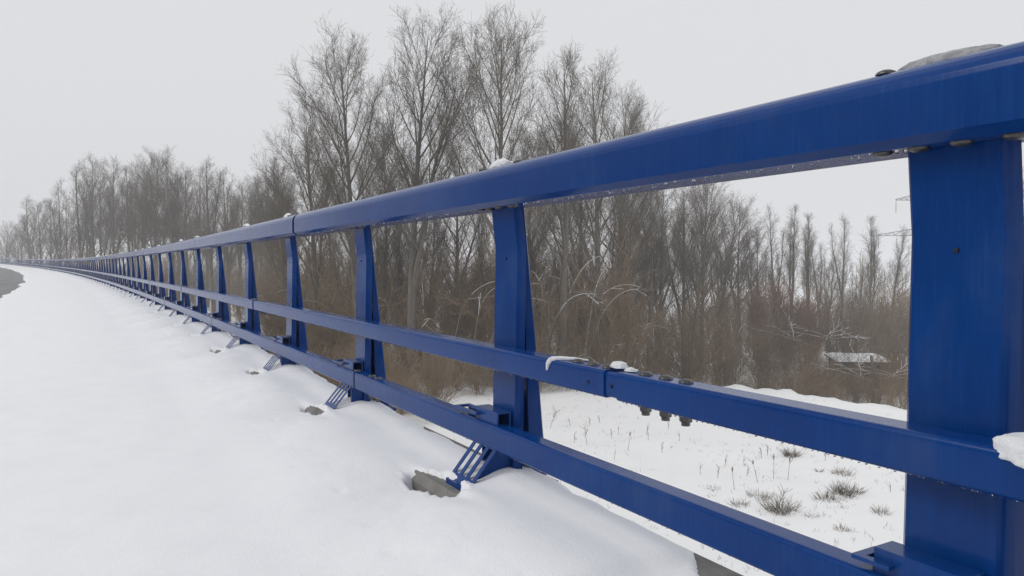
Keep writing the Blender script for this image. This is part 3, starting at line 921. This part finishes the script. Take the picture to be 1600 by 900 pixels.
# arching branches that carry snow
def arch_bush(seed, arms):
    g = random.Random(seed); wood, snow = [], []
    for a in range(arms):
        az = g.uniform(0, 6.28)
        L = g.uniform(2.6, 4.6)
        st = grow(wood, (0, 0, -0.1), tilt((0, 0, 1), g.uniform(0.15, 0.5), az), L * .6, 0.030, 0.022, 7, 0.03, -0.01, g)
        tip = grow(wood, st[-1][0], st[-1][1], L * .75, 0.022, 0.007, 16, 0.035, -0.15, g)
        c = g.randint(3, 7)
        for q in range(c, 15): snow.append((*tip[q - 1][0], *tip[q][0], 0.017 - q * .0006, 0.0165 - q * .0006))
        for b in range(4):
            p, d, r = along(tip, g.uniform(0.1, 0.9))
            br = grow(wood, p, tilt(d, g.uniform(0.4, 0.8), g.uniform(0, 6.28)), g.uniform(0.5, 1.3), 0.009, 0.005, 6, 0.06, -0.03, g)
            if b < 2:
                for q in range(1, 5): snow.append((*br[q - 1][0], *br[q][0], 0.009, 0.008))
            for w in range(4):
                p3, d3, r3 = along(br, g.random())
                grow(wood, p3, tilt(d3, 0.6, g.uniform(0, 6.28)), g.uniform(0.2, 0.6), 0.005, 0.0035, 2, 0.1, 0, g)
    return tubes('stems', wood, 5, M['brush_grey']), tubes('snow_line', snow, 5, M['clump'], 0.8)
ARCH = [arch_bush(2, 3), arch_bush(4, 2), arch_bush(6, 4), arch_bush(9, 2)]
rng = random.Random(12)
def put_arch(px, dep, k, s, label, group=None, lift=0.0):
    x, y, z = ground_pt(px, dep)
    e = empty('arching_bush', (x, y, z), label, 'bush', group, rng.uniform(0, 6.28))
    e.scale = (s, s, s)
    link('stems', ARCH[k][0], e); link('snow_line', ARCH[k][1], e, kind='stuff')
for px, dep, k, s in [(490, 44, 0, 1.2), (545, 41, 1, 1.1), (610, 40, 3, 1.1), (700, 38.5, 1, 1.4), (735, 38, 3, 1.5), (838, 38.5, 1, 1.9), (865, 40, 3, 2.0), (905, 39, 0, 1.3), (940, 41, 3, 1.7), (990, 42, 1, 1.4), (1040, 43, 3, 1.3), (1075, 44, 1, 1.2), (1150, 50, 2, 1.1), (660, 41, 3, 1.5)]:
    put_arch(px, dep, k, s, 'bush with arching snow laden branches at the thicket edge', 'snow laden arching bushes')
put_arch(885, 36.5, 3, 0.55, 'low snowy branch arching over the field edge beside the second post')
put_arch(945, 37.5, 1, 0.6, 'snowy branch bowing onto the field below the middle rail joint')
for px, dep in ((100, 150), (120, 140), (160, 130)):
    put_arch(px, dep * .8, 3, 3.2, 'long pale leaning branch in the hazy wood at far left', 'pale branches in the far wood')

# fallen crown, broken trunk and shed beyond the bank on the right
def fallen(seed):
    g = random.Random(seed); wood, snow = [], []
    for a in range(9):
        az = g.choice((g.uniform(-0.9, 0.9), 3.14 + g.uniform(-0.9, 0.9)))
        st = grow(wood, (g.uniform(-1.8, 1.8), g.uniform(-.5, .5), g.uniform(0.1, 0.8)), norm3((math.cos(az), math.sin(az), g.uniform(-0.1, 0.75))), g.uniform(1.4, 4.2), 0.04, 0.012, 7, 0.10, -0.03, g)
        for q in range(1, 7): snow.append((*st[q - 1][0], *st[q][0], 0.026 - q * .002, 0.025 - q * .002))
        for b in range(5):
            p, d, r = along(st, g.uniform(0.3, 1))
            br = grow(wood, p, tilt(d, g.uniform(0.3, 0.8), g.uniform(0, 6.28)), g.uniform(0.4, 1.4), 0.014, 0.006, 3, 0.1, 0.02, g)
            for q in range(1, 3): snow.append((*br[q - 1][0], *br[q][0], 0.014, 0.012))
    return tubes('branches', wood, 5, M['brush_grey']), tubes('snow_line', snow, 5, M['clump'], 0.8)
fa = fallen(3)
def put_fallen(px, dep, h, s, rz, label):
    x, y, z = ground_pt(px, dep)
    e = empty('fallen_tree', (x, y, z + h), label, 'tree', None, -YAW + rz); e.scale = (s,) * 3
    link('branches', fa[0], e); link('snow_line', fa[1], e, kind='stuff')
put_fallen(1272, 50, 2.6, 0.9, 0.2, 'tangle of snow lined fallen branches above the shed roof')
put_fallen(1378, 44, 1.1, 0.75, 0.1, 'low snow lined fallen branches right of the shed by the bare trunk')
g = random.Random(5); seg = []
st = grow(seg, (0, 0, -.3), (0, 0, 1), 3.3, 0.11, 0.085, 8, 0.02, 0, g)
for q in range(5):
    p, d, r = along(st, g.uniform(.3, .8)); grow(seg, p, tilt(d, 1.2, g.uniform(0, 6.28)), g.uniform(.3, .9), 0.03, 0.012, 3, .1, .05, g)
x, y, z = ground_pt(1367, 43)
e = empty('broken_trunk', (x, y, z), 'pale broken tree trunk with a snow cap right of the shed', 'tree')
link('trunk', tubes('trunk', seg, 8, M['bark']), e)
link('snow_cap', clump_mesh('snow_cap', 0.12, 0.12, 0.12, 41, M['clump'], 0.2, 3), e, (st[-1][0][0], st[-1][0][1], st[-1][0][2]))

x, y, z = ground_pt(1342, 50)
shed = empty('garden_shed', (x, y, z), 'small dark wooden shed with a low snow covered roof beyond the bank', 'shed', None, -YAW - 0.12)
W, D, HF, HB = 3.1, 2.4, 1.75, 1.7
mb = MB(); mb.prism_y([(-W / 2, 0), (W / 2, 0), (W / 2, HF), (-W / 2, HF)], -D / 2, D / 2); link('wall', mb.mesh('wall', M['wood']), shed)
npl = 20
for q in range(npl):
    mb = MB(); w = W / npl
    mb.box(-W / 2 + q * w + .008, -W / 2 + (q + 1) * w - .008, -D / 2 - 0.03, -D / 2 - 0.003, 0.02, HF - 0.02 - 0.05 * (q % 3 == 1))
    link('plank', mb.mesh('plank', M['wood']), shed)
mb = MB(); mb.box(W * .12, W * .32, -D / 2 - 0.05, -D / 2 - 0.032, 0.02, 1.5); link('door', mb.mesh('door', M['wood']), shed)
mb = MB(); mb.hexa([(-W/2-.25, -D/2-.35, HF), (W/2+.25, -D/2-.35, HF), (W/2+.25, D/2+.3, HB+.25), (-W/2-.25, D/2+.3, HB+.25)], [(-W/2-.25, -D/2-.35, HF+.08), (W/2+.25, -D/2-.35, HF+.08), (W/2+.25, D/2+.3, HB+.33), (-W/2-.25, D/2+.3, HB+.33)])
rf = link('roof', mb.mesh('roof', M['wood']), shed)
nx, ny = 26, 14; V = []; F = []
for iy in range(ny):
    for ix in range(nx):
        fx, fy = ix / (nx - 1), iy / (ny - 1)
        edge = min(1, 6 * min(fx, 1 - fx)) * min(1, 5 * min(fy, 1 - fy))
        V.append((-W/2 - .24 + fx * (W + .48), -D/2 - .34 + fy * (D + .63), HF + .085 + fy * (HB + .25 - HF) + (0.16 + 0.05 * float(vnoise(np.array(fx * 9), np.array(fy * 5), 3))) * math.sqrt(edge)))
for iy in range(ny - 1):
    for ix in range(nx - 1): F.append((iy * nx + ix, iy * nx + ix + 1, (iy + 1) * nx + ix + 1, (iy + 1) * nx + ix))
link('roof_snow', mesh_py('roof_snow', V, F, M['clump'], 60), rf)

# power pylon, mostly behind the nearest post
x, y, z = ground_pt(1446, 170)
pyl = empty('power_pylon', (x, y, z), 'hazy steel lattice power pylon whose arms show left of the nearest post', 'pylon', None, -YAW)
mb = MB(); HP = 27.0
def pw(h): return float(np.interp(h, [0, 13, HP], [2.0, 0.8, 0.25]))
hs = list(np.linspace(0, HP, 16))
for a, b in zip(hs[:-1], hs[1:]):
    A, B = pw(a), pw(b)
    for sx, sy in ((1, 1), (1, -1), (-1, -1), (-1, 1)):
        mb.bar((sx * A, sy * A, a), (sx * B, sy * B, b), 0.07)
    for (sx, sy), (tx, ty) in (((1, 1), (1, -1)), ((1, -1), (-1, -1)), ((-1, -1), (-1, 1)), ((-1, 1), (1, 1))):
        mb.bar((sx * A, sy * A, a), (tx * B, ty * B, b), 0.04); mb.bar((sx * B, sy * B, b), (tx * B, ty * B, b), 0.04)
link('tower', mb.mesh('tower', M['pylon']), pyl)
h1 = (416 - 368) / FPX * 170 + EYE - z; h2 = (416 - 313) / FPX * 170 + EYE - z
for h, L in ((h1, 11.2), (h2, 7.2)):
    for sd in (-1, 1):
        mb = MB()
        for sy in (-0.5, 0.5):
            mb.bar((0, sy, h), (sd * L, 0, h), 0.07); mb.bar((0, sy, h + 2.0), (sd * L, 0, h + 0.15), 0.07)
            for q in range(1, 6):
                f0, f1 = q / 6, (q + .5) / 6
                mb.bar((sd * L * f0, sy * (1 - f0), h), (sd * L * f0, sy * (1 - f0), h + 2.0 - 1.85 * f0), 0.04)
                mb.bar((sd * L * f0, sy * (1 - f0), h + 2.0 - 1.85 * f0), (sd * L * min(1, f0 + 1/6), sy * max(0, 1 - f0 - 1/6), h), 0.04)
        arm = link('cross_arm', mb.mesh('cross_arm', M['pylon']), pyl)
        for xx in ((L * 0.98, L * 0.6) if h == h1 else (L * 0.98,)):
            mb = MB(); mb.lathe([(0.05, -2.9), (0.12, -2.7), (0.05, -2.5), (0.12, -2.1), (0.05, -1.9), (0.12, -1.5), (0.05, -1.3), (0.12, -.9), (0.05, -.7), (0.05, 0)], (sd * xx, 0, h), 6)
            link('insulator', mb.mesh('insulator', M['pylon']), arm)

# far wood that closes the horizon
g = random.Random(91); segs = []
for q in range(900):
    px = g.uniform(-300, 2100); dep = g.uniform(170, 420)
    x, y, z = ground_pt(px, dep)
    H = g.uniform(7, 13)
    st = grow(segs, (x, y, z - .3), (0, 0, 1), H, 0.13, 0.03, 4, 0.03, 0.02, g)
    for b in range(26):
        p, d, r = along(st, g.uniform(0.15, 1)); grow(segs, p, tilt(d, g.uniform(.3, 1.0), g.uniform(0, 6.28)), g.uniform(0.8, 2.6), 0.04, 0.02, 2, .1, .08, g)
link('far_wood', tubes('far_wood', segs, 3, M['brush_grey']), kind='stuff', label='hazy grey wood along the horizon', cat='wood')

# the wood on the other side of the road, left of the picture
segs = []
for q in range(420):
    u = g.uniform(-70, -17); t = g.uniform(-70, 95)
    x, y, _ = PX(t, u, 0); x, y = float(x), float(y); z = float(ground_h(x, y))
    H = g.uniform(12, 18)
    st = grow(segs, (x, y, z - .3), (0, 0, 1), H, 0.16, 0.04, 5, 0.03, 0.02, g)
    for b in range(40):
        p, d, r = along(st, g.uniform(0.1, 1)); grow(segs, p, tilt(d, g.uniform(.3, 1.0), g.uniform(0, 6.28)), g.uniform(1.0, 3.4), 0.05, 0.02, 2, .1, .08, g)
link('wood_across_road', tubes('wood_across_road', segs, 3, M['brush_grey']), kind='stuff', label='bare wood on the other side of the road', cat='wood')

# ------------------------------------------------------------------ dry plants on the field
def field_dep(py): return EYE * FPX / (py - 416.0)
def tuft(seed, w, h, n, lay):
    g = random.Random(seed); segs = []
    for q in range(n):
        a = g.uniform(0, 6.28); r = w * 0.38 * math.sqrt(g.random())
        d = norm3((math.cos(a) * g.uniform(.2, lay), math.sin(a) * g.uniform(.2, lay), 1))
        grow(segs, (r * math.cos(a + g.gauss(0, .6)), r * math.sin(a + g.gauss(0, .6)), -0.03), d, h * g.uniform(.5, 1.1), 0.0052, 0.002, 3, 0.12, -0.09, g)
    return tubes('grass_tuft', segs, 3, M['dry'])
tufts = [(1240, 716, .62, .38, 150, 'round dark tuft of dry grass highest up the field'),
         (1322, 742, .75, .28, 110, 'flat sparse grass tuft above the largest dark one'),
         (1328, 772, .95, .45, 240, 'largest dark tuft of dry grass near the nearest post'),
         (1297, 782, .85, .30, 120, 'ragged pale tuft touching the left of the largest dark one'),
         (1224, 798, .85, .55, 220, 'tall dark tuft with a stalk, lower middle of the field'),
         (1190, 780, .7, .35, 70, 'loose thin tuft left of the tall dark one'),
         (1160, 792, .6, .30, 60, 'sparse low tuft at the left end of the tuft group'),
         (1382, 808, .5, .30, 60, 'leaning thin tuft beside the nearest post'),
         (1320, 830, .35, .22, 40, 'little tuft lowest on the field'),
         (1272, 810, .5, .16, 36, 'faint scatter of grass right of the tall dark tuft'),
         (1114, 766, .6, .18, 40, 'flattened streak of grass beside the bottom rail'),
         (1283, 737, .25, .26, 24, 'tiny upright tuft left of the flat sparse one')]
for q, (px, py, w, h, n, lb) in enumerate(tufts):
    link('grass_tuft', tuft(60 + q, w * .9, h * .85, int(n * 0.9), 1.1), None, ground_pt(px, field_dep(py)), 0, None, lb, 'grass', 'dry tufts on the snowy field')
def stalk(seed, h, head, branchy):
    g = random.Random(seed); segs = []
    st = grow(segs, (0, 0, -.05), norm3((g.gauss(0, .1), g.gauss(0, .1), 1)), h, 0.008, 0.004, 5, 0.05, 0.01, g)
    for q in range(branchy):
        p, d, r = along(st, g.uniform(.25, .95)); grow(segs, p, tilt(d, g.uniform(.4, .9), g.uniform(0, 6.28)), h * g.uniform(.15, .45), 0.007, 0.004, 3, .1, .06, g)
    if head:
        p = st[-1][0]; segs.append((p[0], p[1], p[2] - .02, p[0], p[1], p[2] + .05, 0.012, 0.022)); segs.append((p[0], p[1], p[2] + .05, p[0], p[1], p[2] + .12, 0.022, 0.006))
    return tubes('weed_stalk', segs, 5, M['dry'])
ST = [stalk(1, .6, True, 1), stalk(2, .42, False, 2), stalk(3, .9, False, 9), stalk(4, .4, False, 5), stalk(5, .7, True, 3)]
stalks = [(1097, 743, 1), (1151, 768, 0), (1188, 757, 4), (1212, 752, 0), (1166, 728, 1), (1193, 720, 3), (1202, 714, 3), (1216, 806, 2), (1234, 752, 0), (1135, 727, 3), (1170, 745, 3), (1124, 750, 3),
          (918, 702, 2), (982, 706, 0), (1014, 694, 1), (1063, 692, 1), (1036, 709, 3), (898, 696, 3), (922, 668, 3), (938, 662, 3), (957, 688, 3), (860, 672, 2), (892, 668, 1), (1046, 670, 3), (1012, 680, 3), (1262, 705, 3), (1293, 722, 3), (1396, 772, 1), (966, 682, 1), (960, 722, 1)]
sp = {12: 'branched dry weed nearest the second post on the field', 13: 'dark upright weed stalk with a thick head in mid field', 2: 'thistle stalk with stacked seed heads above the tall tuft'}
rng = random.Random(3)
for q, (px, py, k) in enumerate(stalks):
    o = link('weed_stalk', ST[k], None, ground_pt(px, field_dep(py)), rng.uniform(0, 6.28), None, sp.get(q, 'thin dry weed stalk standing in the snowy field'), 'plant', 'dry weed stalks on the field')
    o.scale = (1, 1, rng.uniform(.8, 1.1))
# sparse stubble poking through the field snow
g = random.Random(8); segs = []
for q in range(2600):
    dep = g.uniform(11, 40); px = g.uniform(600, 1750)
    x, y, z = ground_pt(px, dep)
    if float(fbm(np.array(x * .5), np.array(y * .5), 40, 2)) < -0.1: continue
    for b in range(g.randint(1, 4)):
        grow(segs, (x + g.gauss(0, .05), y + g.gauss(0, .05), z - .02), norm3((g.gauss(0, .5), g.gauss(0, .5), 1)), g.uniform(.04, .16), 0.004, 0.002, 2, .1, -.1, g)
link('stubble', tubes('stubble', segs, 3, M['dry']), kind='stuff', label='sparse dry stubble poking through the field snow', cat='grass')
# litter and low twigs on the ground of the thicket
segs = []
for q in range(5200):
    dep = g.uniform(36.5, 62); px = g.uniform(430, 1560)
    if px > 1130 and dep < 45: continue
    x, y, z = ground_pt(px, dep)
    grow(segs, (x, y, z - .02), norm3((g.gauss(0, 1), g.gauss(0, 1), g.uniform(.2, 1.6))), g.uniform(.3, 1.2), 0.009, 0.005, 3, .12, -.05, g)
link('undergrowth', tubes('undergrowth', segs, 3, M['brush']), kind='stuff', label='tangled low twigs on the floor of the thicket', cat='undergrowth')

# ------------------------------------------------------------------ the misty air
m = bpy.data.materials.new('haze'); m.use_nodes = True
nt = m.node_tree; nt.nodes.clear()
vo = nt.nodes.new('ShaderNodeOutputMaterial'); pv = nt.nodes.new('ShaderNodeVolumePrincipled')
pv.inputs['Color'].default_value = (0.93, 0.94, 0.96, 1)
pv.inputs['Density'].default_value = 0.0017
pv.inputs['Anisotropy'].default_value = 0.0
nt.links.new(pv.outputs[0], vo.inputs['Volume'])
mb = MB(); mb.box(-2700, 2700, -2700, 2700, -4.0, 29.0)
link('haze', mb.mesh('haze', m), kind='stuff')
